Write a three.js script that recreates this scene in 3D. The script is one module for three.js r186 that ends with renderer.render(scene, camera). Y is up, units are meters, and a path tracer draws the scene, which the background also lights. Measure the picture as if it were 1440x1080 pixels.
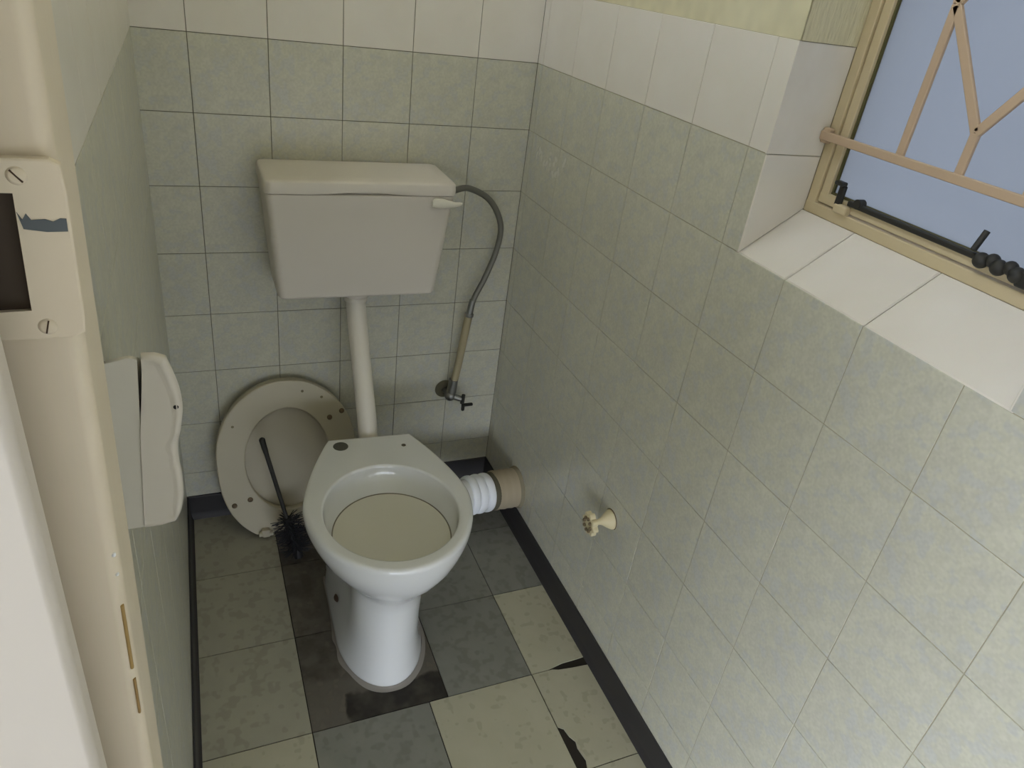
import * as THREE from 'three';
import { RoundedBoxGeometry } from 'three/addons/geometries/RoundedBoxGeometry.js';
import { mergeGeometries, mergeVertices } from 'three/addons/utils/BufferGeometryUtils.js';

// ---------------------------------------------------------------- camera, sky, sun, exposure
const scene = new THREE.Scene();
const camera = new THREE.PerspectiveCamera(55.52, 1440 / 1080, 0.005, 200);
camera.position.set(-0.7919, 1.4173, 1.7101);
camera.up.set(0.08769, 0.86062, -0.50164);
camera.lookAt(-0.7919 + 0.38575, 1.4173 - 0.49363, 1.7101 - 0.77944);
scene.background = new THREE.Color().setRGB(0.90, 0.97, 1.10);
const renderer = new THREE.WebGLRenderer();
renderer.toneMapping = THREE.LinearToneMapping;
renderer.toneMappingExposure = 7.6;
renderer.shadowMap.enabled = true;

// ---------------------------------------------------------------- helpers
let seed = 7;
const rnd = () => { seed = (seed * 1664525 + 1013904223) >>> 0; return seed / 4294967296; };
const V = (x, y, z) => new THREE.Vector3(x, y, z);
const clamp = (x, a = 0, b = 1) => Math.min(b, Math.max(a, x));
const smooth = (a, b, x) => { const t = clamp((x - a) / (b - a)); return t * t * (3 - 2 * t); };
function hash(i, j, s) { let h = (i * 374761393 + j * 668265263 + s * 974634721) | 0; h = Math.imul(h ^ (h >>> 13), 1274126177); h ^= h >>> 16; return (h >>> 0) / 4294967296; }
function noise(x, y, period, s) {          // periodic value noise, 0..1
  const i = Math.floor(x), j = Math.floor(y), u = x - i, v = y - j, f = u * u * (3 - 2 * u), g = v * v * (3 - 2 * v);
  const w = (n) => ((n % period) + period) % period;
  const a = hash(w(i), w(j), s), b = hash(w(i + 1), w(j), s), c = hash(w(i), w(j + 1), s), d = hash(w(i + 1), w(j + 1), s);
  return a + (b - a) * f + (c - a) * g + (a - b - c + d) * f * g;
}
function fbm(u, v, n, s, oct = 3) { let t = 0, a = 0.5, sum = 0; for (let k = 0; k < oct; k++) { t += a * noise(u * n, v * n, n, s + k); sum += a; a *= 0.5; n *= 2; } return t / sum; }
function texture(size, fn, srgb = true) {
  const d = new Uint8Array(size * size * 4);
  for (let j = 0; j < size; j++) for (let i = 0; i < size; i++) {
    const c = fn((i + 0.5) / size, (j + 0.5) / size), k = (j * size + i) * 4;
    for (let q = 0; q < 3; q++) d[k + q] = clamp(c[q]) * 255;
    d[k + 3] = 255;
  }
  const t = new THREE.DataTexture(d, size, size); t.wrapS = t.wrapT = THREE.RepeatWrapping;
  t.magFilter = t.minFilter = THREE.LinearFilter; if (srgb) t.colorSpace = THREE.SRGBColorSpace; t.needsUpdate = true; return t;
}
const mixc = (a, b, t) => a.map((x, i) => x + (b[i] - x) * t);
const hex = (h) => [(h >> 16 & 255) / 255, (h >> 8 & 255) / 255, (h & 255) / 255];
const mat = (o) => new THREE.MeshStandardMaterial({ roughness: 0.6, ...o });
const phys = (o) => new THREE.MeshPhysicalMaterial({ roughness: 0.5, ...o });
const used = {};
const numbered = (n) => { const k = used[n] = (used[n] ?? -1) + 1; return k ? n + '_' + String(k).padStart(3, '0') : n; };
function mesh(name, geo, m, parent) {
  const list = Array.isArray(geo) ? geo : [geo];
  let g = list[0];
  if (list.length > 1) g = mergeGeometries(list.map((q) => { const r = q.index ? q.toNonIndexed() : q; for (const a of Object.keys(r.attributes)) if (!['position', 'normal', 'uv'].includes(a)) r.deleteAttribute(a); return r; }));
  const o = new THREE.Mesh(g, m); o.name = parent ? name : numbered(name); o.castShadow = o.receiveShadow = true;
  (parent ?? scene).add(o); return o;
}
function group(name, pos = [0, 0, 0], data = {}) { const g = new THREE.Group(); g.name = numbered(name); g.position.set(...pos); g.userData = data; scene.add(g); return g; }
const thing = (name, label, category, pos) => group(name, pos, { label, category });
const struct = (name, label, category, pos) => group(name, pos, { kind: 'structure', label, category });
function box(x0, y0, z0, x1, y1, z1) { const g = new THREE.BoxGeometry(x1 - x0, y1 - y0, z1 - z0); g.translate((x0 + x1) / 2, (y0 + y1) / 2, (z0 + z1) / 2); return g; }
function rbox(w, h, d, r, x = 0, y = 0, z = 0, seg = 3) { const g = new RoundedBoxGeometry(w, h, d, seg, r); g.translate(x, y, z); return g; }
function tube(pts, r, seg = 60, rad = 14) { return new THREE.TubeGeometry(new THREE.CatmullRomCurve3(pts.map((p) => V(...p)), false, 'catmullrom', 0.5), seg, r, rad, false); }
function cyl(a, b, r0, r1 = r0, rad = 20, open = false) {
  const A = V(...a), B = V(...b), d = B.clone().sub(A), g = new THREE.CylinderGeometry(r1, r0, d.length(), rad, 1, open);
  g.applyQuaternion(new THREE.Quaternion().setFromUnitVectors(V(0, 1, 0), d.clone().normalize())); g.translate(...A.clone().add(B).multiplyScalar(0.5).toArray()); return g;
}
function lathe(profile, a, dir, seg = 32) {
  const g = new THREE.LatheGeometry(profile.map(([r, h]) => new THREE.Vector2(r, h)), seg);
  g.applyQuaternion(new THREE.Quaternion().setFromUnitVectors(V(0, 1, 0), V(...dir).normalize())); g.translate(...a); return g;
}
function loft(rings, closeTop = false, closeBottom = false) {      // rings of points, all alike in number, closed around
  const n = rings[0].length, pos = [], uv = [], idx = [];
  rings.forEach((r, j) => { for (let i = 0; i <= n; i++) { pos.push(...r[i % n]); uv.push(i / n * 2, j / rings.length * 2); } });
  for (let j = 0; j < rings.length - 1; j++) for (let i = 0; i < n; i++) { const a = j * (n + 1) + i, b = a + 1, c = a + n + 1, d = c + 1; idx.push(a, c, b, b, c, d); }
  const cap = (j, flip) => { const c = [0, 0, 0]; rings[j].forEach((p) => p.forEach((x, k) => c[k] += x / n)); const k = pos.length / 3; pos.push(...c); uv.push(0, 0);
    for (let i = 0; i < n; i++) { const p = rings[j][i], q = rings[j][(i + 1) % n], m = pos.length / 3; pos.push(...p, ...q); uv.push(p[0], p[2], q[0], q[2]); flip ? idx.push(k, m + 1, m) : idx.push(k, m, m + 1); } };
  if (closeBottom) cap(0, false); if (closeTop) cap(rings.length - 1, true);
  const g = new THREE.BufferGeometry(); g.setAttribute('position', new THREE.Float32BufferAttribute(pos, 3)); g.setAttribute('uv', new THREE.Float32BufferAttribute(uv, 2)); g.setIndex(idx); g.computeVertexNormals();
  const N = g.attributes.normal;      // weld the seam of each ring
  for (let j = 0; j < rings.length; j++) { const a = j * (n + 1), b = a + n; const s = V(N.getX(a) + N.getX(b), N.getY(a) + N.getY(b), N.getZ(a) + N.getZ(b)).normalize(); N.setXYZ(a, s.x, s.y, s.z); N.setXYZ(b, s.x, s.y, s.z); }
  return g;
}

// ---------------------------------------------------------------- materials
const greenMottle = texture(512, (u, v) => {
  const a = fbm(u, v, 12, 3, 3), b = fbm(u + 0.3, v + 0.7, 20, 11, 3), c = noise(u * 90, v * 90, 90, 29);
  let k = mixc(hex(0xc0beae), hex(0xc5c3b1), smooth(0.35, 0.65, a));
  k = mixc(k, hex(0xbabbb8), smooth(0.48, 0.70, b) * 0.6);
  k = mixc(k, hex(0xc9c6b8), smooth(0.58, 0.75, 1 - b) * 0.4);
  return k.map((x) => x * (0.97 + 0.06 * c));
});
const whiteTile = texture(256, (u, v) => { const a = fbm(u, v, 6, 5, 3); return mixc(hex(0xdcd6cb), hex(0xe2ddd4), a); });
const plasterMap = texture(256, (u, v) => { const a = fbm(u, v, 8, 15, 4), c = noise(u * 64, v * 64, 64, 5); return mixc(hex(0xd0c9a8), hex(0xd8d2b4), a).map((x) => x * (0.97 + 0.05 * c)); });
const plasterBump = texture(256, (u, v) => { const a = fbm(u, v, 24, 35, 3); return [a, a, a]; }, false);
const paintMap = texture(256, (u, v) => { const a = fbm(u, v, 5, 45, 4); return mixc(hex(0xd3c5ae), hex(0xdaceb8), a); });
const M = {
  green: phys({ map: greenMottle, roughness: 0.32, clearcoat: 0.25, clearcoatRoughness: 0.2 }),
  white: phys({ map: whiteTile, roughness: 0.35, clearcoat: 0.2, clearcoatRoughness: 0.2 }),
  groutTan: mat({ color: 0xa8a189, roughness: 0.9 }),
  groutDark: mat({ color: 0x6d6a5b, roughness: 0.95 }),
  plaster: mat({ map: plasterMap, bumpMap: plasterBump, bumpScale: 0.0012, roughness: 0.75 }),
  ceiling: mat({ color: 0xdcdad2, roughness: 0.9 }),
  paint: mat({ map: paintMap, roughness: 0.42 }),
  leafPaint: mat({ color: 0xcfc7bd, roughness: 0.4 }),
  china: phys({ color: 0xe4e5e5, roughness: 0.16, clearcoat: 0.6, clearcoatRoughness: 0.08 }),
  plastic: phys({ color: 0xd9d2c9, roughness: 0.42 }),
  plasticPipe: phys({ color: 0xdcd6ca, roughness: 0.4 }),
  seat: phys({ color: 0xb9b19a, roughness: 0.45 }),
  seatLid: phys({ color: 0xb0a893, roughness: 0.5 }),
  ribbed: phys({ color: 0xeceef2, roughness: 0.4 }),
  rust: mat({ color: 0x3f2c1e, roughness: 0.9 }),
  darkMetal: mat({ color: 0x33322f, roughness: 0.55, metalness: 0.4 }),
  steel: mat({ color: 0x8b8b88, roughness: 0.38, metalness: 0.85 }),
  bareSteel: mat({ color: 0x5a6064, roughness: 0.5, metalness: 0.6 }),
  hose: mat({ color: 0x77766f, roughness: 0.45, metalness: 0.5 }),
  pipeTan: mat({ color: 0xa59a7c, roughness: 0.55 }),
  pipeGrime: mat({ color: 0x55503f, roughness: 0.8 }),
  black: mat({ color: 0x1b1b1e, roughness: 0.6 }),
  skirting: mat({ color: 0x2f2d2e, roughness: 0.6 }),
  hole: mat({ color: 0x1a1714, roughness: 0.95 }),
  concrete: mat({ color: 0x76746f, roughness: 0.95 }),
  cement: mat({ color: 0x8f8983, roughness: 0.95 }),
  bar: mat({ color: 0xb8a086, roughness: 0.55 }),
  frame: mat({ color: 0xc4b491, roughness: 0.5 }),
  creamKnob: mat({ color: 0xd9cda8, roughness: 0.45 }),
  creamKnobRim: mat({ color: 0x6b5c43, roughness: 0.7 }),
  glass: phys({ color: new THREE.Color().setRGB(0.248, 0.259, 0.276), roughness: 0.97, transmission: 1, thickness: 0, ior: 1.45 }),
  water: phys({ color: 0xd8d5c8, roughness: 0.08, ior: 1.33 }),
};

// ---------------------------------------------------------------- tiles
const P = 0.1535, J = 0.0014, G0 = 1.225, ROWTOP = G0 + P;        // pitch, joint, top of the green tiles, top of the white row
const tileCache = {};
function tileGeo(w, h, variant, depth = 0.005, c = 0.0005) {
  const key = [w.toFixed(4), h.toFixed(4), variant, depth].join();
  if (tileCache[key]) return tileCache[key];
  const W = w / 2, H = h / 2, pos = [], uv = [], idx = [], ou = variant * 0.37, ov = variant * 0.61;
  const quad = (...p) => { const k = pos.length / 3; p.forEach((q) => { pos.push(...q); uv.push((q[0] + ou) / 0.3, (q[1] + ov) / 0.3); }); idx.push(k, k + 1, k + 2, k, k + 2, k + 3); };
  const f = [[-W + c, -H + c, 0], [W - c, -H + c, 0], [W - c, H - c, 0], [-W + c, H - c, 0]], o = [[-W, -H, -c], [W, -H, -c], [W, H, -c], [-W, H, -c]], b = o.map((q) => [q[0], q[1], -depth]);
  quad(...f);
  for (let i = 0; i < 4; i++) { const j = (i + 1) % 4; quad(o[i], o[j], f[j], f[i]); quad(b[i], b[j], o[j], o[i]); }
  const g = new THREE.BufferGeometry(); g.setAttribute('position', new THREE.Float32BufferAttribute(pos, 3)); g.setAttribute('uv', new THREE.Float32BufferAttribute(uv, 2)); g.setIndex(idx); g.computeVertexNormals();
  return tileCache[key] = g;
}
// a, b: along the wall (0 = corner at the back); place(u, y) puts the middle of a tile
function tileRect(parent, u0, u1, y0, y1, m, place) {
  const w = u1 - u0 - J, h = y1 - y0 - J; if (w < 0.004 || h < 0.004) return;
  const t = mesh('tile', tileGeo(w, h, Math.floor(rnd() * 5)), m, parent);
  place(t, (u0 + u1) / 2, (y0 + y1) / 2, (rnd() - 0.5) * 0.0004, (rnd() - 0.5) * 0.004, (rnd() - 0.5) * 0.004);
}
function tileField(parent, us, place, hole) {
  for (let r = -1; r < 8; r++) {
    const y1 = G0 - r * P, y0 = y1 - P;
    for (let i = 0; i < us.length - 1; i++) {
      let a = us[i], b = us[i + 1];
      if (hole && y1 > hole.y + 0.01) { if (a >= hole.a - 0.001 && b <= hole.b + 0.001) continue; if (a < hole.a && b > hole.a) b = hole.a; else if (a < hole.b && b > hole.b) a = hole.b; }
      tileRect(parent, a, b, Math.max(y0, 0.0), y1, r < 0 ? M.white : M.green, place);
    }
  }
}
const TOP = 2.7, TOPL = 2.2;           // unseen gap above the left wall, placed to let skylight in
// back wall
const wallBack = struct('wall_back', 'back wall of mottled green tiles with a white top row', 'wall');
mesh('grout', box(-0.95, 0, -0.12, 0.1, ROWTOP, -0.0012), M.groutDark, wallBack);
mesh('plaster', box(-0.95, ROWTOP, -0.12, 0.1, TOP, -0.004), M.plaster, wallBack);
tileField(wallBack, [0, 0.152, 0.152 + P, 0.152 + 2 * P, 0.152 + 3 * P, 0.152 + 4 * P, 0.90], (t, u, y, d, rx, ry) => { t.position.set(-u, y, d); t.rotation.set(rx * 0.5, ry * 0.5, 0); });
// right wall with the window opening
const WZ0 = 0.8395, WZ1 = 1.314, WY0 = G0 - P, WY1 = 1.95, DEP = 0.105, SY = 1.143, RWEND = 2.0;
const wallRight = struct('wall_right', 'long green tiled wall with the window opening', 'wall');
mesh('grout', [box(0.0012, 0, -0.12, 0.2, WY0 - 0.001, RWEND), box(0.0012, WY0 - 0.001, -0.12, 0.2, ROWTOP, WZ0 - 0.003), box(0.0012, WY0 - 0.001, WZ1 + 0.003, 0.2, ROWTOP, RWEND)], M.groutTan, wallRight);
mesh('plaster', [box(0.004, ROWTOP, -0.12, 0.2, TOP, WZ0), box(0.004, ROWTOP, WZ1, 0.2, TOP, RWEND), box(0.004, WY1, WZ0, 0.2, TOP, WZ1)], M.plaster, wallRight);
const usR = [0]; for (let u = 0.19 * P; u < RWEND - 0.1; u += P) usR.push(u);
tileField(wallRight, usR, (t, u, y, d, rx, ry) => { t.position.set(d, y, u); t.rotation.set(0, -Math.PI / 2 + ry * 0.5, 0); }, { a: WZ0, b: WZ1, y: WY0 });
// dried glue left on the tiles near the back corner
{ const gs = []; for (let i = 0; i < 26; i++) { const g = new THREE.SphereGeometry(1, 8, 6); g.scale(0.0009, 0.003 + 0.009 * rnd(), 0.002 + 0.004 * rnd()); g.rotateX((rnd() - 0.5) * 1.6); g.translate(-0.0004, 1.005 + 0.05 * rnd(), 0.065 + 0.16 * Math.pow(rnd(), 1.3)); gs.push(g); } const o = mesh('glue_residue', gs, mat({ color: 0xd2d0c4, roughness: 0.7 }), wallRight); o.userData = { kind: 'stuff', label: 'dried pale glue smears' }; }
// window reveal: sloping sill tiles and the side tiles
const slope = Math.atan2(SY - WY0, DEP), sl = Math.hypot(SY - WY0, DEP);
{
  const cuts = [WZ0, usR[6], usR[7], usR[8], WZ1];
  const bed = new THREE.Shape([[0.002, WY0 - 0.002], [DEP + 0.03, WY0 - 0.002], [DEP + 0.03, SY - 0.004], [DEP, SY - 0.004], [0.002, WY0 - 0.003]].map((p) => new THREE.Vector2(...p)));
  const bg = new THREE.ExtrudeGeometry(bed, { depth: WZ1 - WZ0, bevelEnabled: false }); bg.translate(0, 0, WZ0); mesh('sill_bed', bg, M.groutTan, wallRight);
  for (let i = 0; i < 4; i++) {
    const t = mesh('sill_tile', tileGeo(cuts[i + 1] - cuts[i] - J, sl - 0.001, i % 3, 0.006, 0.002), M.white, wallRight);
    t.position.set(DEP / 2, (WY0 + SY) / 2, (cuts[i] + cuts[i + 1]) / 2);
    t.quaternion.setFromRotationMatrix(new THREE.Matrix4().makeBasis(V(0, 0, 1), V(Math.cos(slope), Math.sin(slope), 0), V(-Math.sin(slope), Math.cos(slope), 0)));
  }
  for (const s of [0, 1]) {
    const z = s ? WZ1 - 0.0005 : WZ0 + 0.0005;
    // lowest side tile follows the slope of the sill
    const sh = new THREE.Shape([[0, WY0], [DEP, SY], [DEP, G0 - J], [0, G0 - J]].map((p) => new THREE.Vector2(...p)));
    const g = new THREE.ExtrudeGeometry(sh, { depth: 0.004, bevelEnabled: true, bevelSize: 0.0009, bevelThickness: 0.0009, bevelSegments: 1, bevelOffset: -0.0009 });
    const a = mesh('reveal_tile', g, M.white, wallRight); a.position.z = s ? z : z - 0.004;
    const b = mesh('reveal_tile', box(0, G0, 0, DEP, ROWTOP - 0.001, 0.004), M.white, wallRight); b.position.z = s ? z : z - 0.004;
  }
  mesh('reveal_plaster', [box(0.004, ROWTOP, WZ0 - 0.003, DEP, WY1, WZ0 + 0.0002), box(0.004, ROWTOP, WZ1 - 0.0002, DEP, WY1, WZ1 + 0.003)], M.plaster, wallRight);
}
// left wall, a touch out of square
const wallLeft = struct('wall_left', 'narrow strip of glossy green tiled wall beside the door frame', 'wall', [-0.865, 0, 0]);
wallLeft.rotation.y = -0.012;
mesh('grout', box(-0.12, 0, -0.1, -0.0012, ROWTOP, 1.50), M.groutTan, wallLeft);
mesh('plaster', box(-0.12, ROWTOP, -0.1, -0.004, TOPL, 1.50), M.plaster, wallLeft);
{ const us = [0]; for (let u = 0.11; u < 1.5; u += P) us.push(u); us.push(1.5);
  tileField(wallLeft, us, (t, u, y, d, rx, ry) => { t.position.set(d * 0.3, y, u); t.rotation.set(0, Math.PI / 2 + ry * 0.3, 0); }); }
// wall with the doorway, ceiling
const wallFront = struct('wall_front', 'outer wall around the doorway', 'wall');
mesh('masonry', [box(-4.2, 0, 1.44, -0.845, TOPL, 1.518), box(-0.845, 2.05, 1.44, 0.0, TOP, 1.518)], M.plaster, wallFront);
const ceiling = struct('ceiling', 'cream ceiling above the cubicle', 'ceiling');
mesh('slab', box(-1.0, TOP, -0.12, 0.2, TOP + 0.1, 1.52), M.ceiling, ceiling);

// ---------------------------------------------------------------- floor
const floor = struct('floor', 'floor of square vinyl tiles in worn cream and dark grey', 'floor');
mesh('substrate', box(-0.95, -0.1, -0.1, 0.05, -0.0025, 1.55), mat({ color: 0x2a251f, roughness: 0.95 }), floor);
const FU = (x, z) => [(x + 0.9) / 0.9, z / 1.8];
function stain(u, v, spill = 0) {                 // dirt with its own outlines, world x = u*.9-.9, z = v*1.8
  const x = u * 0.9 - 0.9, z = v * 1.8, n = fbm(u, v * 2 % 1, 24, 71, 4), n2 = fbm(u, v * 2 % 1, 60, 91, 2);
  let d = 0;
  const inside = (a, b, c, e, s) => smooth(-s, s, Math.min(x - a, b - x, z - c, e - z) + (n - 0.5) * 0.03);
  if (spill) d = Math.max(d, 0.8 * inside(-0.575, -0.34, 0.665, 0.76, 0.006) * (0.55 + n));
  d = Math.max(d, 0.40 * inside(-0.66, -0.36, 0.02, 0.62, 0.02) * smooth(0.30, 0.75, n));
  d = Math.max(d, 0.12 * smooth(0.5, 0.75, n2));
  return [d, n, n2];
}
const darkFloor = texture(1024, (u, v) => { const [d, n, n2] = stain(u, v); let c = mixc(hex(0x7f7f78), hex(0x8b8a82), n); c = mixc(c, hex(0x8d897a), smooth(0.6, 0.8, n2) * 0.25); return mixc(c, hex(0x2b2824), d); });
const lightFloor = texture(1024, (u, v) => { const [d, n, n2] = stain(u, v); let c = mixc(hex(0xb1ad97), hex(0xb9b5a0), n); return mixc(c, hex(0x958e79), smooth(0.66, 0.76, n2) * 0.35); });
const tanFloor = texture(1024, (u, v) => { const [d, n, n2] = stain(u, v); let c = mixc(hex(0xa09d8d), hex(0xaaa796), n); c = mixc(c, hex(0x8b8776), smooth(0.55, 0.7, n2) * 0.4); return c; });
const grimyFloor = texture(1024, (u, v) => { const [d, n, n2] = stain(u, v, 1); let c = mixc(hex(0x5f5a52), hex(0x6d675e), n); c = mixc(c, hex(0x8a8073), smooth(0.58, 0.78, n2) * 0.45); return mixc(c, hex(0x26221d), clamp(d * (0.75 + 0.6 * n2))); });
M.fGrime = mat({ map: grimyFloor, roughness: 0.7 }); M.fDark = mat({ map: darkFloor, roughness: 0.62 }); M.fLight = mat({ map: lightFloor, roughness: 0.55 }); M.fTan = mat({ map: tanFloor, roughness: 0.62 });
function floorTile(pts, m) {
  const s = new THREE.Shape(pts.map(([x, z]) => new THREE.Vector2(x, -z)));
  const g = new THREE.ExtrudeGeometry(s, { depth: 0.0025, bevelEnabled: false }); g.rotateX(-Math.PI / 2); g.translate(0, -0.0025, 0);
  const p = g.attributes.position, uv = g.attributes.uv; for (let i = 0; i < p.count; i++) uv.setXY(i, ...FU(p.getX(i), p.getZ(i)));
  mesh('tile', g, m, floor);
}
{
  const j = 0.0012, q = (x0, x1, z0, z1, m) => floorTile([[x0 + j, z0 + j], [x1 - j, z0 + j], [x1 - j, z1 - j], [x0 + j, z1 - j]], m);
  const L = -0.895, A = -0.652, B = -0.401, B2 = -0.357, C = -0.153, R = 0.0;
  for (const [z0, z1, t, a, b, c, bx] of [[0, 0.245, 'T', 'G', 'D', 'D', B], [0.245, 0.487, 'T', 'G', 'D', 'D', B2], [0.487, 0.741, 'T', 'G', 'D', 'L', B2], [0.741, 0.99, 'L', 'D', 'L', 'L', B], [0.99, 1.24, 'D', 'L', 'D', 'L', B], [1.24, 1.54, 'L', 'D', 'L', 'D', B]]) {
    const mm = { T: M.fTan, D: M.fDark, L: M.fLight, G: M.fGrime };
    q(L, A, z0, z1, mm[t]); q(A, bx, z0, z1, mm[a]);
    if (z0 === 0.741) {
      q(bx, C, z0, z1, mm[b]);
      // chipped along its left edge and its far edge
      floorTile([[C + j, z0 + j], [-0.10, z0 + j], [-0.085, z0 + 0.006], [-0.05, z0 + 0.010], [-0.02, z0 + 0.012], [R, z0 + 0.014], [R, z1 - j], [C + 0.020, z1 - j], [C + 0.026, z1 - 0.02], [C + 0.021, z1 - 0.05], [C + 0.024, z1 - 0.065], [C + 0.016, z1 - 0.08], [C + 0.012, z1 - 0.10], [C + j, z1 - 0.108]], mm[c]);
    } else if (z0 === 0.487) {
      q(bx, C, z0, z1, mm[b]);
      floorTile([[C + j, z0 + j], [R, z0 + j], [R, z1 - 0.012], [-0.03, z1 - 0.010], [-0.07, z1 - 0.009], [-0.095, z1 - 0.004], [-0.11, z1 - j], [C + j, z1 - j]], mm[c]);
    } else { q(bx, C, z0, z1, mm[b]); q(C, R, z0, z1, mm[c]); }
  }
}
// skirtings
function skirting(name, label, len, pos, turn) {
  const s = new THREE.Shape(); s.moveTo(0, 0); s.lineTo(0.011, 0); s.quadraticCurveTo(0.006, 0.008, 0.005, 0.02); s.lineTo(0.004, 0.071); s.quadraticCurveTo(0.003, 0.075, 0, 0.075); s.lineTo(0, 0);
  const g = new THREE.ExtrudeGeometry(s, { depth: len, bevelEnabled: false, curveSegments: 5 });
  const o = mesh(name, g, M.skirting); o.userData = { kind: 'structure', label, category: 'skirting' }; o.position.set(...pos); o.rotation.y = turn; return o;
}
skirting('baseboard_right', 'black skirting strip along the foot of the window wall', 1.52, [-0.0005, 0.0003, 1.52], Math.PI);
skirting('baseboard_back', 'black skirting strip behind the toilet', 0.865, [-0.865, 0.0003, 0.0005], Math.PI / 2).rotation.set(0, -Math.PI / 2, 0);
scene.children.at(-1).position.set(-0.004, 0.0003, 0.0005);
skirting('baseboard_left', 'black skirting strip below the tissue dispenser', 1.44, [-0.8645, 0.0003, 0.004], -0.012);

// ---------------------------------------------------------------- window
const win = struct('window_1', 'frosted steel casement window with a painted frame', 'window');
{
  const fr = (z0, z1, y0, y1, t, x0, x1, r) => [rbox(x1 - x0, t, z1 - z0, r, (x0 + x1) / 2, y0 + t / 2, (z0 + z1) / 2, 2), rbox(x1 - x0, t, z1 - z0, r, (x0 + x1) / 2, y1 - t / 2, (z0 + z1) / 2, 2), rbox(x1 - x0 - 0.0006, y1 - y0 - t, t, r, (x0 + x1) / 2 + 0.0002, (y0 + y1) / 2, z0 + t / 2 + 0.0003, 2), rbox(x1 - x0 - 0.0006, y1 - y0 - t, t, r, (x0 + x1) / 2 + 0.0002, (y0 + y1) / 2, z1 - t / 2 - 0.0003, 2)];
  mesh('outer_frame', fr(WZ0, WZ1, SY - 0.002, WY1, 0.018, DEP, DEP + 0.03, 0.002), M.frame, win);
  const sash = mesh('sash', fr(WZ0 + 0.019, WZ1 - 0.019, SY + 0.018, WY1 - 0.019, 0.016, DEP + 0.004, DEP + 0.03, 0.002), M.frame, win);
  mesh('rust_line', fr(WZ0 + 0.034, WZ1 - 0.034, SY + 0.033, WY1 - 0.034, 0.004, DEP + 0.010, DEP + 0.02, 0.001), mat({ color: 0x54502f, roughness: 0.9 }), win);
  const pane = mesh('pane', box(DEP + 0.015, SY + 0.02, WZ0 + 0.02, DEP + 0.016, WY1 - 0.02, WZ1 - 0.02), M.glass, win); pane.userData.label = 'frosted bluish glass pane';
  // catch, stay and handle along the foot of the sash
  const yb = SY + 0.036;
  const c = mesh('catch', [rbox(0.008, 0.03, 0.010, 0.002, DEP - 0.002, yb + 0.004, 0.905), rbox(0.012, 0.006, 0.016, 0.002, DEP - 0.004, yb + 0.021, 0.900)], M.darkMetal, win); c.userData.label = 'dark metal catch';
  mesh('peg_block', rbox(0.012, 0.014, 0.026, 0.003, DEP - 0.001, yb - 0.014, 0.914), M.frame, win);
  mesh('stay_arm', [rbox(0.007, 0.008, 0.25, 0.002, DEP + 0.002, yb - 0.002, 1.045), cyl([DEP - 0.004, yb + 0.002, 0.94], [DEP + 0.008, yb + 0.002, 0.94], 0.007), cyl([DEP - 0.006, yb + 0.006, 1.135], [DEP + 0.004, yb + 0.030, 1.135], 0.004)], M.darkMetal, win).userData.label = 'dark rusted window stay';
  const hg = []; for (let k = 0; k < 5; k++) hg.push(new THREE.SphereGeometry(0.010 - 0.0012 * (k % 2), 14, 10).translate(DEP - 0.006 + 0.003 * (k % 2), yb - 0.002 + (k % 2) * 0.004, 1.150 + k * 0.012));
  hg.push(rbox(0.012, 0.02, 0.03, 0.003, DEP - 0.004, yb - 0.004, 1.215));
  mesh('stay_handle', hg, M.darkMetal, win).userData.label = 'knobbly dark metal stay handle';
}
const bars = thing('burglar_bars', 'tan painted steel burglar bars in a diamond pattern across the frosted window', 'window bars', [0, 0, 0]);
{
  const X = 0.095, w = 0.0125, bar = (z0, y0, z1, y1, x = X) => {
    const l = Math.hypot(z1 - z0, y1 - y0), g = new RoundedBoxGeometry(0.006, w, l, 2, 0.0018); g.rotateX(-Math.atan2(y1 - y0, z1 - z0)); g.translate(x, (y0 + y1) / 2, (z0 + z1) / 2); return mesh('bar', g, M.bar, bars); };
  bar(WZ0 + 0.001, 1.257, WZ1 - 0.001, 1.257, X - 0.003);
  bar(WZ0 + 0.001, 1.835, WZ1 - 0.001, 1.835, X - 0.003);
  bar(0.985, 1.26, 0.985, 1.445); bar(0.985, 1.445, 1.078, 1.312); bar(1.078, 1.312, 1.078, 1.26);
  bar(1.078, 1.312, 1.171, 1.445); bar(1.171, 1.445, 1.171, 1.26);
  bar(0.985, 1.445, 1.078, 1.58); bar(1.171, 1.445, 1.078, 1.58); bar(1.078, 1.58, 1.078, 1.83); bar(0.985, 1.445, 0.985, 1.83); bar(1.171, 1.445, 1.171, 1.83);
  mesh('weld_plate', [rbox(0.012, 0.022, 0.014, 0.003, X + 0.003, 1.257, WZ0 + 0.0075), rbox(0.012, 0.022, 0.014, 0.003, X + 0.003, 1.257, WZ1 - 0.0075)], M.bar, bars);
}

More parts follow.
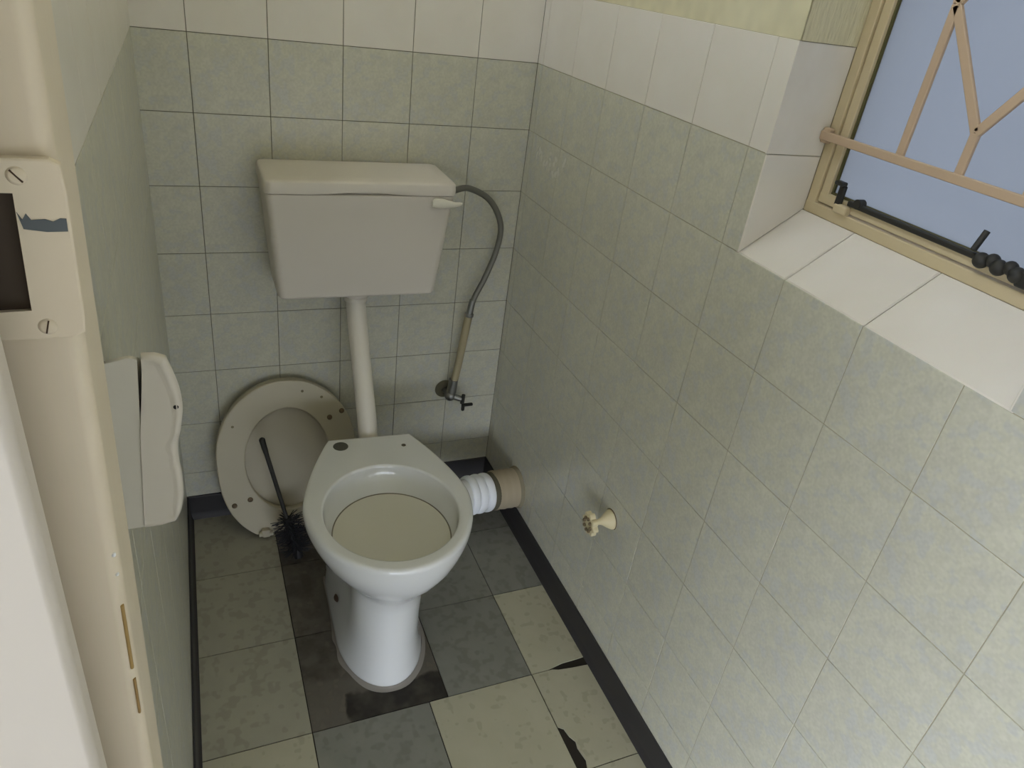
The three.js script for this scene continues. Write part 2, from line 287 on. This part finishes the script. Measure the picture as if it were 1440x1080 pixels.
// ---------------------------------------------------------------- door frame and open door
const door = struct('door_1', 'cream painted door frame with a latch keeper', 'door frame');
{
  const zf = 1.52, xe = -0.8195;
  const lean = (o) => { o.position.set(xe, 1.3, 0); o.rotation.z = -0.02; return o; };      // the jamb is a degree out of plumb
  const jamb = lean(mesh('jamb', rbox(0.06, 2.03, 0.035, 0.004, -0.03, -0.285, zf - 0.0175), M.paint, door));
  const chip = (y, h, w, m) => { const g = rbox(w, h, 0.0016, 0.0006, -w / 2 - 0.0008, y - 1.3, zf - 0.0011, 2); mesh('paint_chip', g, m, jamb); };
  chip(1.213, 0.030, 0.0011, mat({ color: 0xa08450, roughness: 0.8 })); chip(1.184, 0.018, 0.0009, mat({ color: 0x96794a, roughness: 0.8 })); chip(1.249, 0.0014, 0.0012, M.ribbed); chip(1.241, 0.001, 0.001, M.ribbed);
  mesh('head', rbox(0.86, 0.05, 0.10, 0.003, -0.415, 2.075, zf - 0.05), M.paint, door);
  mesh('architrave', rbox(0.10, 2.06, 0.012, 0.003, -0.8340 - 0.05, 1.03, 1.54 - 0.006), M.leafPaint, door).userData.label = 'paler front edge of the frame';
  mesh('rebate', rbox(0.05, 2.04, 0.05, 0.002, -0.88 - 0.025, 1.02, 1.508), M.paint, door);
  // keeper: plate with a slot, standing proud of the jamb
  const plate = (pts) => pts.map(([x, y]) => new THREE.Vector2(x, y));
  const s = new THREE.Shape(plate([[-0.848, 1.3676], [-0.8195, 1.3676], [-0.8178, 1.3666], [-0.8174, 1.3610], [-0.8177, 1.3490], [-0.8182, 1.3300], [-0.8186, 1.3262], [-0.8212, 1.3250], [-0.848, 1.3250]]));
  s.holes.push(new THREE.Path(plate([[-0.8400, 1.3608], [-0.8272, 1.3605], [-0.8284, 1.3322], [-0.8400, 1.3320]])));
  const kg = new THREE.ExtrudeGeometry(s, { depth: 0.0018, bevelEnabled: true, bevelSize: 0.0006, bevelThickness: 0.0006, bevelSegments: 2 }); kg.translate(0, 0, zf + 0.0006);
  const k = mesh('keeper', kg, M.paint, door); k.userData.label = 'painted latch keeper plate with a slot';
  mesh('slot', box(-0.842, 1.330, zf - 0.012, -0.8265, 1.363, zf + 0.0005), mat({ color: 0x4b4138, roughness: 0.9 }), k);
  const sc = new THREE.Shape(plate([[-0.8272, 1.3563], [-0.8264, 1.3546], [-0.8255, 1.3560], [-0.8247, 1.3545], [-0.822, 1.3547], [-0.8205, 1.3541], [-0.819, 1.3549], [-0.8178, 1.3548], [-0.8179, 1.3518], [-0.822, 1.3517], [-0.8265, 1.3524]]));
  const sg = new THREE.ExtrudeGeometry(sc, { depth: 0.0003, bevelEnabled: false }); sg.translate(0, 0, zf + 0.0029);
  mesh('bare_patch', sg, M.bareSteel, k).userData.label = 'bare grey metal where the paint is chipped';
  for (const [a, b, r] of [[-0.8258, 1.3644, -0.9], [-0.8258, 1.3279, 1.3]]) {
    const w = mesh('screw', lathe([[0, 0.0006], [0.0012, 0.0005], [0.0021, 0.0001], [0.0022, -0.001]], [a, b, zf + 0.0029], [0, 0, 1], 18), M.paint, k);
    const l = new THREE.BoxGeometry(0.0034, 0.00035, 0.0003); l.rotateZ(r); l.translate(a, b, zf + 0.0034); mesh('screw_slot', l, M.rust, w);
  }
}

// ---------------------------------------------------------------- toilet pan
const toilet = thing('toilet_pan', 'white ceramic toilet pan without a seat, standing on a pedestal', 'toilet', [-0.4375, 0, 0.26]);
toilet.rotation.y = -0.047;
{
  const N = 112, zc0 = 0.24;                             // local: z = 0 at the back edge of the pan
  const prof = (A, hb, z0, zm, z1, pw = 1.5) => (z) => z < z0 || z > z1 ? 0 : z >= zm ? A * Math.sqrt(Math.max(0, 1 - ((z - zm) / (z1 - zm)) ** 2)) : A + (hb - A) * ((zm - z) / (zm - z0)) ** pw;
  function ring(hw, y, zc, inset = 0, dx = 0) {
    const out = [];
    for (let i = 0; i < N; i++) {
      const a = i / N * Math.PI * 2, cx = Math.sin(a), cz = Math.cos(a); let lo = 0, hi = 0.6;
      for (let k = 0; k < 34; k++) { const m = (lo + hi) / 2, z = zc + m * cz; Math.abs(m * cx) < hw(z) ? lo = m : hi = m; }
      const r = Math.max(0.002, lo - inset); out.push([dx + r * cx, y, zc + r * cz]);
    }
    return out;
  }
  const rim = prof(0.181, 0.10, 0, 0.242, 0.464);
  const open = (f, dz = 0) => { const e = []; for (let i = 0; i < N; i++) { const a = i / N * Math.PI * 2; e.push([Math.sin(a) * 0.143 * f, 0, 0.277 + dz + Math.cos(a) * 0.155 * f]); } return e; };
  const at = (r, y) => r.map((p) => [p[0], y, p[2]]);
  const S = (y, A, hb, z0, zm, z1, dx, pw = 1.2) => ring(prof(A, hb, z0, zm, z1, pw), y, zc0, 0, dx);
  const outer = [
    S(0.000, 0.100, 0.102, 0.06, 0.26, 0.424, -0.014), S(0.016, 0.098, 0.101, 0.06, 0.26, 0.421, -0.014), S(0.045, 0.088, 0.101, 0.06, 0.27, 0.414, -0.013), S(0.09, 0.080, 0.104, 0.055, 0.29, 0.405, -0.012),
    S(0.15, 0.077, 0.106, 0.05, 0.30, 0.400, -0.010), S(0.20, 0.079, 0.102, 0.04, 0.30, 0.399, -0.008), S(0.232, 0.085, 0.098, 0.035, 0.29, 0.403, -0.006), S(0.252, 0.098, 0.095, 0.03, 0.27, 0.413, -0.004),
    S(0.272, 0.120, 0.094, 0.022, 0.26, 0.428, -0.002), S(0.295, 0.146, 0.094, 0.014, 0.25, 0.444, 0, 1.4), S(0.32, 0.164, 0.096, 0.008, 0.245, 0.455, 0, 1.5), S(0.345, 0.175, 0.098, 0.003, 0.242, 0.461, 0, 1.5),
    ring(rim, 0.362, zc0, 0.001), ring(rim, 0.378, zc0, 0), ring(rim, 0.385, zc0, 0.0015), ring(rim, 0.389, zc0, 0.005), ring(rim, 0.390, zc0, 0.011),
  ];
  const inner = [at(open(1.03), 0.390), at(open(1.005), 0.3885), at(open(0.992), 0.384), at(open(0.982), 0.372), at(open(0.955, 0.006), 0.352), at(open(0.89, 0.016), 0.335), at(open(0.80, 0.012), 0.305), at(open(0.64, -0.01), 0.25), at(open(0.46, -0.04), 0.19), at(open(0.36, -0.05), 0.12)];
  mesh('bowl', loft([...outer, ...inner], true, false), M.china, toilet);
  const wf = 0.8805, wz = 0.2925, wy = 0.3325;
  mesh('water', (() => { const w = new THREE.CylinderGeometry(1, 1, 0.002, 64); w.scale(0.143 * wf, 1, 0.155 * wf); w.translate(0, wy, wz); return w; })(), M.water, toilet).userData.label = 'cloudy standing water';
  mesh('scum_line', (() => { const w = new THREE.TorusGeometry(1, 0.012, 8, 90); w.rotateX(Math.PI / 2); w.scale(0.143 * wf, 0.1, 0.155 * wf); w.translate(0, wy + 0.0012, wz); return w; })(), mat({ color: 0x7c776a, roughness: 0.8 }), toilet);
  // seat bolt holes in the rear ledge: the left one has lost its ring of glaze, the right one is a pinhole
  const h1 = mesh('bolt_hole', lathe([[0, 0.0006], [0.013, 0.0006], [0.016, 0.0010], [0.0175, 0.0002], [0.0175, -0.002]], [-0.073, 0.390, 0.034], [0, 1, 0], 28), mat({ color: 0x55564f, roughness: 0.8 }), toilet); h1.userData.label = 'dark stained bolt hole';
  mesh('bolt_hole', lathe([[0, 0.0006], [0.005, 0.0006], [0.0055, 0]], [0.0735, 0.390, 0.052], [0, 1, 0], 18), M.pipeGrime, toilet);
  // stain and screw in the side recess of the pedestal
  mesh('fixing_screw', lathe([[0, 0.004], [0.006, 0.0035], [0.010, 0]], [-0.106, 0.085, 0.215], [-1, 0.2, 0.35], 16), M.rust, toilet);
  // cement bedding
  const bed = [[1, 0.006], [1.015, 0.004], [1.035, 0.002], [1.075, 0.0002]].map(([f, y]) => S(0, 0.100, 0.102, 0.06, 0.26, 0.424, -0.014).map((p, i) => { const a = i / N * 6.2832, wob = 1 + (f - 1) * (0.35 + 1.3 * noise(i / N * 22, f * 3, 22, 5)) * (0.35 + 0.65 * smooth(-0.3, 0.8, Math.cos(a))); return [p[0] * wob, y, zc0 + (p[2] - zc0) * wob]; }));
  mesh('cement_bedding', loft(bed.reverse()), M.cement, toilet);
}

// ---------------------------------------------------------------- cistern, flush pipe
function rrect(x0, x1, z0, z1, r, y, n = 6, fn) {
  const out = [], c = [[x1 - r, z1 - r, 0], [x0 + r, z1 - r, 1], [x0 + r, z0 + r, 2], [x1 - r, z0 + r, 3]];
  const edge = 10;
  c.forEach(([cx, cz, q], ci) => {
    for (let i = 0; i <= n; i++) { const a = (q + i / n) * Math.PI / 2; out.push([cx + r * Math.cos(a), y, cz + r * Math.sin(a)]); }
    const [nx, nz, nq] = c[(ci + 1) % 4], a = (q + 1) * Math.PI / 2, p = [cx + r * Math.cos(a), cz + r * Math.sin(a)], t = [nx + r * Math.cos(a), nz + r * Math.sin(a)];
    for (let i = 1; i < edge; i++) out.push([p[0] + (t[0] - p[0]) * i / edge, y, p[1] + (t[1] - p[1]) * i / edge]);
  });
  return fn ? out.map(fn) : out;
}
const cistern = thing('cistern', 'white plastic low-level cistern mounted on the back wall', 'cistern', [-0.4435, 0.705, 0.0]);
{
  const bx = (t) => 0.181 + t * 0.0235, zf = (t) => 0.150 + t * 0.027;          // t 0 = foot, 1 = top
  const R = []; for (const [y, i] of [[0, 0.010], [0.003, 0.004], [0.009, 0.0], [0.09, 0], [0.15, 0], [0.155, 0.0012], [0.2, 0.001], [0.248, 0], [0.250, 0.002], [0.251, 0.008]]) { const t = y / 0.25; R.push(rrect(-bx(t) + i, bx(t) - i, 0.002 + i, zf(t) - i, 0.016 - i * 0.5, y)); }
  mesh('tank', loft(R.map((r) => r.slice().reverse()), true, true), M.plastic, cistern);
  const w = 0.2065, d = 0.179, L = [];
  const lift = ([x, y, z]) => [x, y + (z > 0.17 ? 0.0045 * Math.exp(-((x / 0.075) ** 4)) : 0), z];
  for (const [y, i, f] of [[0.2515, 0.010, 1], [0.2512, 0.001, 1], [0.2525, 0, 1], [0.262, 0, 0], [0.2735, 0.001, 0], [0.2775, 0.004, 0], [0.2795, 0.010, 0], [0.281, 0.03, 0]]) L.push(rrect(-w + i, w - i, 0.002 + i, d - i, Math.max(0.004, 0.016 - i * 0.4), y, 6, f ? lift : undefined));
  mesh('lid', loft(L.map((r) => r.slice().reverse()), true, true), M.plastic, cistern);
  // lever
  const lv = []; const c = [[-0.010, 0.006, 0], [0.0, 0.0095, 0], [0.01, 0.0095, 0], [0.022, 0.0075, -0.001], [0.036, 0.005, -0.002], [0.046, 0.004, -0.001], [0.051, 0.002, 0]];
  for (const [x, r, dy] of c) { const ring = []; for (let i = 0; i < 20; i++) { const a = i / 20 * 6.28319; ring.push([x, dy + r * Math.cos(a), 0.006 * (r / 0.0095) * Math.sin(a)]); } lv.push(ring); }
  const g = loft(lv, true, true); g.scale(1.15, 1.2, 1); g.translate(0.160, 0.236, 0.183);
  mesh('flush_lever', [g, cyl([0.160, 0.236, 0.170], [0.160, 0.236, 0.184], 0.011)], phys({ color: 0xe3dfd2, roughness: 0.35 }), cistern).userData.label = 'glossy white flush lever';
  mesh('inlet_nut', cyl([0.196, 0.2325, 0.103], [0.2130, 0.2340, 0.0998], 0.0095, 0.009, 6), M.hose, cistern);
  mesh('outlet_nut', [lathe([[0.02, 0.004], [0.030, 0.004], [0.031, 0.0], [0.031, -0.014], [0.029, -0.018], [0.02, -0.018]], [0.003, 0.0, 0.09], [0, 1, 0], 10)], M.plastic, cistern);
}
const flush = thing('flush_pipe', 'white plastic flush pipe running from the cistern down to the pan', 'pipe', [-0.4405, 0.39, 0.2]);
{
  const o = flush.position, pts = [[-0.4405, 0.690, 0.09], [-0.4403, 0.66, 0.096], [-0.438, 0.60, 0.115], [-0.436, 0.52, 0.155], [-0.4345, 0.45, 0.192], [-0.433, 0.40, 0.216], [-0.433, 0.365, 0.232], [-0.4345, 0.345, 0.262]].map((p) => [p[0] - o.x, p[1] - o.y, p[2] - o.z]);
  mesh('tube', tube(pts, 0.0235, 70, 22), M.plasticPipe, flush);
  mesh('collar', lathe([[0.0225, 0], [0.0275, 0.001], [0.0275, 0.012], [0.0225, 0.014]], [0.0, 0.283, -0.108], [0, 1, -0.12], 24), M.plasticPipe, flush);
}
// ---------------------------------------------------------------- water supply
const supply = thing('water_supply', 'grey hose and tan riser pipe with a stopcock beside the cistern', 'pipe', [-0.15, 0.34, 0.0]);
{
  const o = supply.position, q = (p) => [p[0] - o.x, p[1] - o.y, p[2] - o.z];
  mesh('hose', tube([[-0.2300, 0.9395, 0.100], [-0.210, 0.944, 0.087], [-0.165, 0.941, 0.062], [-0.105, 0.910, 0.052], [-0.067, 0.848, 0.048], [-0.068, 0.78, 0.046], [-0.092, 0.705, 0.048], [-0.117, 0.648, 0.05], [-0.124, 0.612, 0.05]].map(q), 0.0075, 90, 14), M.hose, supply).userData.label = 'grey braided hose';
  mesh('hose_nut', [cyl(q([-0.127, 0.600, 0.05]), q([-0.1215, 0.640, 0.05]), 0.0095, 0.0085, 6), lathe([[0.008, 0], [0.0125, 0.001], [0.0125, 0.010], [0.008, 0.011]], q([-0.1275, 0.592, 0.05]), [0.1, 1, 0], 6)], M.steel, supply);
  mesh('riser', tube([[-0.1275, 0.600, 0.05], [-0.134, 0.53, 0.048], [-0.142, 0.44, 0.045], [-0.149, 0.385, 0.043]].map(q), 0.0105, 40, 16), M.pipeTan, supply).userData.label = 'tan painted riser pipe';
  const v = mesh('stopcock', [cyl(q([-0.150, 0.395, 0.043]), q([-0.153, 0.355, 0.042]), 0.013, 0.014, 8), new THREE.SphereGeometry(0.0165, 18, 14).translate(...q([-0.155, 0.342, 0.040])), cyl(q([-0.155, 0.342, 0.042]), q([-0.125, 0.335, 0.055]), 0.009, 0.008), cyl(q([-0.158, 0.342, 0.040]), q([-0.158, 0.342, 0.002]), 0.010)], M.steel, supply);
  mesh('rosette', lathe([[0.010, 0.009], [0.020, 0.006], [0.028, 0.001], [0.028, 0]], q([-0.160, 0.342, 0.0015]), [0, 0, 1], 24), M.pipeGrime, v);
  mesh('valve_handle', [cyl(q([-0.123, 0.322, 0.058]), q([-0.121, 0.350, 0.058]), 0.006, 0.005), rbox(0.034, 0.008, 0.009, 0.003, ...q([-0.108, 0.317, 0.060])), rbox(0.009, 0.020, 0.009, 0.003, ...q([-0.121, 0.310, 0.062]))], M.darkMetal, v);
}
// ---------------------------------------------------------------- soil connector
const soil = thing('waste_pipe', 'white ribbed connector and tan soil pipe entering the wall', 'pipe', [-0.064, 0.135, 0.235]);
{
  const c = [[-0.250, 0.03], [-0.14, 0.042], [-0.125, 0.043]];
  mesh('spigot', tube([[-0.225, 0.045, 0.075], [-0.17, 0.03, 0.05], [-0.11, 0.012, 0.02], [-0.075, 0.006, 0.010]], 0.046, 40, 26), M.china, soil);
  const prof = []; for (let i = 0; i <= 60; i++) { const t = i / 60, h = -0.012 + t * 0.072; const w = Math.abs(Math.sin(t * Math.PI * 3)); prof.push([0.0490 + 0.0065 * Math.pow(w, 0.45), h]); } prof.push([0.046, 0.060]); prof.unshift([0.040, -0.012]);
  mesh('ribbed_sleeve', lathe(prof, [-0.085, 0.006, 0.012], [1, -0.06, -0.12], 48), M.ribbed, soil).userData.label = 'white ribbed rubber sleeve';
  mesh('grime_ring', lathe([[0.040, 0], [0.0535, 0.001], [0.0545, 0.012], [0.053, 0.020], [0.040, 0.021]], [-0.026, 0.002, 0.004], [1, -0.05, -0.06], 40), M.pipeGrime, soil);
  const p2 = []; for (let i = 0; i <= 10; i++) p2.push([0.056 + 0.001 * Math.sin(i * 2.1), i / 10 * 0.074]); p2.unshift([0.048, 0]);
  mesh('pipe_end', lathe(p2, [-0.012, 0.0, 0.0], [1, 0, 0], 44), mat({ color: 0xa3967f, roughness: 0.8 }), soil).userData.label = 'tan soil pipe stub';
  mesh('mortar', lathe([[0.0555, -0.009], [0.058, -0.007], [0.0605, 0], [0.061, 0.004]], [0.0625, 0, 0], [1, 0, 0], 36), mat({ color: 0x857d68, roughness: 0.95 }), soil);
}

// ---------------------------------------------------------------- seat leaning on the back wall
const seat = thing('toilet_seat', 'detached cream toilet seat and lid leaning against the back wall', 'toilet seat', [-0.607, 0.002, 0.1225]);
seat.rotation.x = -0.188;
{
  const cy = 0.238, hw = (y) => y > cy ? 0.178 * Math.sqrt(Math.max(0, 1 - ((y - cy) / 0.203) ** 2)) : 0.178 * Math.pow(Math.max(0, 1 - Math.pow((cy - y) / 0.262, 2.6)), 0.5);
  const outline = (d, y0) => { const p = []; const n = 40; for (let i = 0; i <= n; i++) { const a = -Math.PI / 2 + i / n * Math.PI; p.push(a); }
    const pts = []; const top = cy + 0.203;
    for (let i = 0; i <= 60; i++) { const t = i / 60, y = y0 + (top - y0) * (0.5 - 0.5 * Math.cos(Math.PI * t)); pts.push([Math.max(hw(y) - d, 0), Math.min(y, top - d)]); }
    return [...pts, ...pts.slice(0, -1).reverse().map(([x, y]) => [-x, y])].map(([x, y]) => new THREE.Vector2(x, y)); };
  const ex = (s, depth, z, b) => { const g = new THREE.ExtrudeGeometry(s, { depth, bevelEnabled: true, bevelSize: b, bevelThickness: b, bevelSegments: 4, bevelOffset: -b, curveSegments: 40 }); g.translate(0, 0, z); return g; };
  const s = new THREE.Shape(outline(0, 0.006));
  const hole = new THREE.Path(); hole.absellipse(0, 0.218, 0.108, 0.146, 0, Math.PI * 2, true); s.holes.push(hole);
  mesh('seat_ring', ex(s, 0.010, -0.014, 0.004), M.seat, seat);
  mesh('lid', ex(new THREE.Shape(outline(0.001, 0.004)), 0.005, -0.0265, 0.003), M.seatLid, seat).userData.label = 'lid behind the seat ring';
  for (const [x, y] of [[0.110, 0.328], [0.142, 0.343], [-0.103, 0.116], [-0.143, 0.104]]) mesh('buffer', lathe([[0, 0.004], [0.005, 0.0038], [0.0068, 0.002], [0.007, -0.002]], [x, y, 0], [0, 0, 1], 16), mat({ color: 0x6a5a44, roughness: 0.8 }), seat);
  for (const [x, y] of [[0.043, 0.408], [0.091, 0.387], [-0.132, 0.328]]) mesh('stain_spot', lathe([[0, 0.0004], [0.0035, 0.0004], [0.0042, -0.001]], [x, y, 0], [0, 0, 1], 10), mat({ color: 0x7d745c, roughness: 0.9 }), seat);
  for (const x of [-0.07, 0.07]) mesh('hinge', [rbox(0.022, 0.022, 0.022, 0.005, x, 0.014, 0.006), cyl([x - 0.018, 0.012, 0.010], [x + 0.018, 0.012, 0.010], 0.007)], M.seatLid, seat);
}
// ---------------------------------------------------------------- toilet brush
const brush = thing('toilet_brush', 'dark toilet brush standing on its bristles against the leaning seat', 'brush', [-0.612, 0.0, 0.222]);
{
  const top = V(-0.066, 0.343, -0.075), bot = V(0, 0.035, 0), d = top.clone().sub(bot).normalize();
  const on = (t) => bot.clone().addScaledVector(d, t).toArray();
  mesh('handle', [cyl(on(0.0), on(0.30), 0.0048, 0.0058, 14), cyl(on(0.28), on(0.315), 0.0062, 0.0075, 14), new THREE.SphereGeometry(0.0076, 14, 10).translate(...on(0.315))], M.darkMetal, brush);
  const b = []; for (let i = 0; i < 260; i++) { const t = -0.030 + 0.10 * rnd(), a = rnd() * 6.283, l = 0.036 + 0.008 * rnd(); const x = V(1, 0, 0).cross(d).normalize(), y = d.clone().cross(x); const dir = x.multiplyScalar(Math.cos(a)).addScaledVector(y, Math.sin(a)).addScaledVector(d, (rnd() - 0.5) * 0.3); const A = bot.clone().addScaledVector(d, t + 0.02), B = A.clone().addScaledVector(dir, l); B.y = Math.max(0.001, B.y); A.y = Math.max(0.002, A.y); b.push(cyl(A.toArray(), B.toArray(), 0.0016, 0.0009, 4, true)); }
  mesh('bristles', b, mat({ color: 0x2c2d33, roughness: 0.8 }), brush);
  mesh('core', cyl(on(-0.03), on(0.09), 0.012, 0.012, 12), M.black, brush);
}

// ---------------------------------------------------------------- tissue dispenser on the left wall
const disp = thing('tissue_dispenser', 'white plastic tissue dispenser with a wavy front on the left wall', 'dispenser', [-0.8775, 0.903, 1.10]);
disp.rotation.y = -0.012;
{
  // outline of the side, x from the wall and y from the foot; the body narrows and its top falls away towards the far end
  const front = new THREE.SplineCurve([[0.0470, 0.004], [0.0535, 0.016], [0.0575, 0.036], [0.0582, 0.058], [0.0572, 0.076], [0.0585, 0.096], [0.0625, 0.115], [0.0655, 0.136], [0.0645, 0.156], [0.0605, 0.176], [0.0565, 0.190]].map((p) => new THREE.Vector2(...p))).getPoints(48);
  const sx = (y) => 0.0200 + 0.0135 * clamp(y / 0.193), back = []; for (let i = 0; i <= 24; i++) { const t = 1 - i / 24; back.push([sx(0.193 * t) + 0.0036 * smooth(0.5, 0.95, t), 0.001 + 0.193 * t]); }
  const ring = [...front.map((p) => [p.x, p.y]), [0.048, 0.1935], ...back, [0.034, 0.0012]];
  const mid = [0.046, 0.095];
  const at = (inset, z, drop, slim) => ring.map(([x, y]) => { const dx = x - mid[0], dy = y - mid[1], l = Math.hypot(dx, dy) || 1, k = Math.max(0, 1 - inset / Math.max(0.012, Math.min(Math.abs(dx) + 0.004, l))); const X = mid[0] + dx * k - slim * smooth(0.03, 0.066, x); return [x < mid[0] - 0.006 ? x : X, mid[1] + dy * (1 - inset / 0.095) - drop * smooth(0.1, 0.195, y), z]; });
  mesh('cover', loft([at(0.004, -0.10, 0.060, 0.014), at(0, -0.05, 0.030, 0.006), at(0, -0.012, 0.006, 0.001), at(0.0008, -0.005, 0.001, 0), at(0.0035, -0.0012, 0, 0), at(0.0065, 0, 0, 0), at(0.0085, -0.0006, 0, 0), at(0.012, -0.001, 0, 0)].map((r) => r.slice()), true, true), phys({ color: 0xd6cfc4, roughness: 0.4 }), disp);
  const sh = (z, i, drop) => [[0.0, 0.002 + i], [sx(0) + 0.0006, 0.002 + i], [sx(0.19) + 0.0006, 0.19 - i - drop], [sx(0.19) - 0.006, 0.192 - i - drop], [0.0, 0.186 - i - drop]].map(([x, y]) => [x, y, z]);
  mesh('back_shell', loft([sh(-0.10, 0.002, 0.060), sh(-0.012, 0, 0.006), sh(-0.004, 0.0006, 0.001), sh(-0.0015, 0.003, 0)], true, true), phys({ color: 0xd2cdc2, roughness: 0.4 }), disp);
  mesh('keyhole', lathe([[0, 0.0006], [0.0022, 0.0006], [0.0026, -0.002]], [0.0595, 0.1375, -0.0008], [0, 0, 1], 14), M.black, disp);
}
// ---------------------------------------------------------------- knob on the right wall
const knob = thing('wall_knob', 'small cream fluted knob on a flared stem projecting from the tiles', 'knob', [0.0, 0.398, 0.692]);
{
  const d = [-1, -0.05, -0.02], dv = V(...d).normalize(), p = (t) => dv.clone().multiplyScalar(t).toArray();
  mesh('rosette', lathe([[0.0225, -0.001], [0.0225, 0.003], [0.020, 0.007], [0.015, 0.015], [0.0095, 0.022], [0.007, 0.028], [0.006, 0.036], [0.006, 0.046]], [0, 0, 0], d, 32), M.creamKnob, knob);
  const w = new THREE.Shape(); for (let i = 0; i <= 80; i++) { const a = i / 80 * Math.PI * 2, r = 0.0225 + 0.0028 * Math.cos(a * 8); i ? w.lineTo(r * Math.cos(a), r * Math.sin(a)) : w.moveTo(r, 0); }
  const g = new THREE.ExtrudeGeometry(w, { depth: 0.009, bevelEnabled: true, bevelSize: 0.002, bevelThickness: 0.002, bevelSegments: 2 }); g.applyQuaternion(new THREE.Quaternion().setFromUnitVectors(V(0, 0, 1), dv)); g.translate(...p(0.046));
  const k = mesh('fluted_wheel', g, M.creamKnob, knob);
  for (let i = 0; i < 8; i++) { const a = i / 8 * Math.PI * 2, q = new THREE.Quaternion().setFromUnitVectors(V(0, 0, 1), dv), c = V(0.0145 * Math.cos(a), 0.0145 * Math.sin(a), 0.0585).applyQuaternion(q); const s = new THREE.SphereGeometry(0.0042, 10, 8); s.scale(1, 1, 1); s.translate(c.x, c.y, c.z); mesh('flute', s, M.creamKnobRim, k); }
  mesh('corroded_collar', lathe([[0.006, 0.0005], [0.0245, 0.0005], [0.0245, -0.001]], [0, 0, 0], d, 24), M.creamKnobRim, knob);
}

// ---------------------------------------------------------------- unseen surroundings behind the camera, placed to shape the daylight
const UNSEENX = -2.7, BLOCKERY = 0.76;
const ground = struct('unseen_ground', 'unseen concrete ground outside the door, kept dark to limit bounced light', 'pavement');  // out-of-view ground, dark enough that little daylight bounces into the room
mesh('slab', [box(-12, -0.12, 1.55, 10, -0.004, 16), box(0.21, -0.12, -8, 10, -0.004, 1.55), box(-12, -0.12, -8, -1.0, -0.004, 1.55)], M.concrete, ground);
const roof = struct('unseen_roof', 'unseen flat roof behind the camera, placed to cut light from the high sky', 'roof');  // out-of-view roof that cuts daylight from the high sky
mesh('sheet', box(UNSEENX, 2.46, 1.5, 0.3, 2.52, 3.1), M.ceiling, roof);
const blocker = struct('unseen_light_blocker', 'unseen hanging panel behind the camera, placed to block light to the upper back wall', 'blocker');  // out-of-view panel that lets daylight in only near the floor
mesh('canvas', [box(UNSEENX, BLOCKERY, 3.0, 0.2, 2.46, 3.012), cyl([UNSEENX, BLOCKERY, 3.006], [0.2, BLOCKERY, 3.006], 0.02, 0.02, 14)], mat({ color: 0xb9b4a6, roughness: 0.9 }), blocker);
const screenWall = struct('unseen_side_wall', 'unseen side wall behind the camera, placed to block light from the right', 'wall');  // out-of-view wall that closes off daylight on the right
mesh('masonry', box(0.0, -0.01, 1.99, 0.2, 2.46, 3.1), mat({ color: 0xd6d6d4, roughness: 0.9 }), screenWall);

renderer.render(scene, camera);
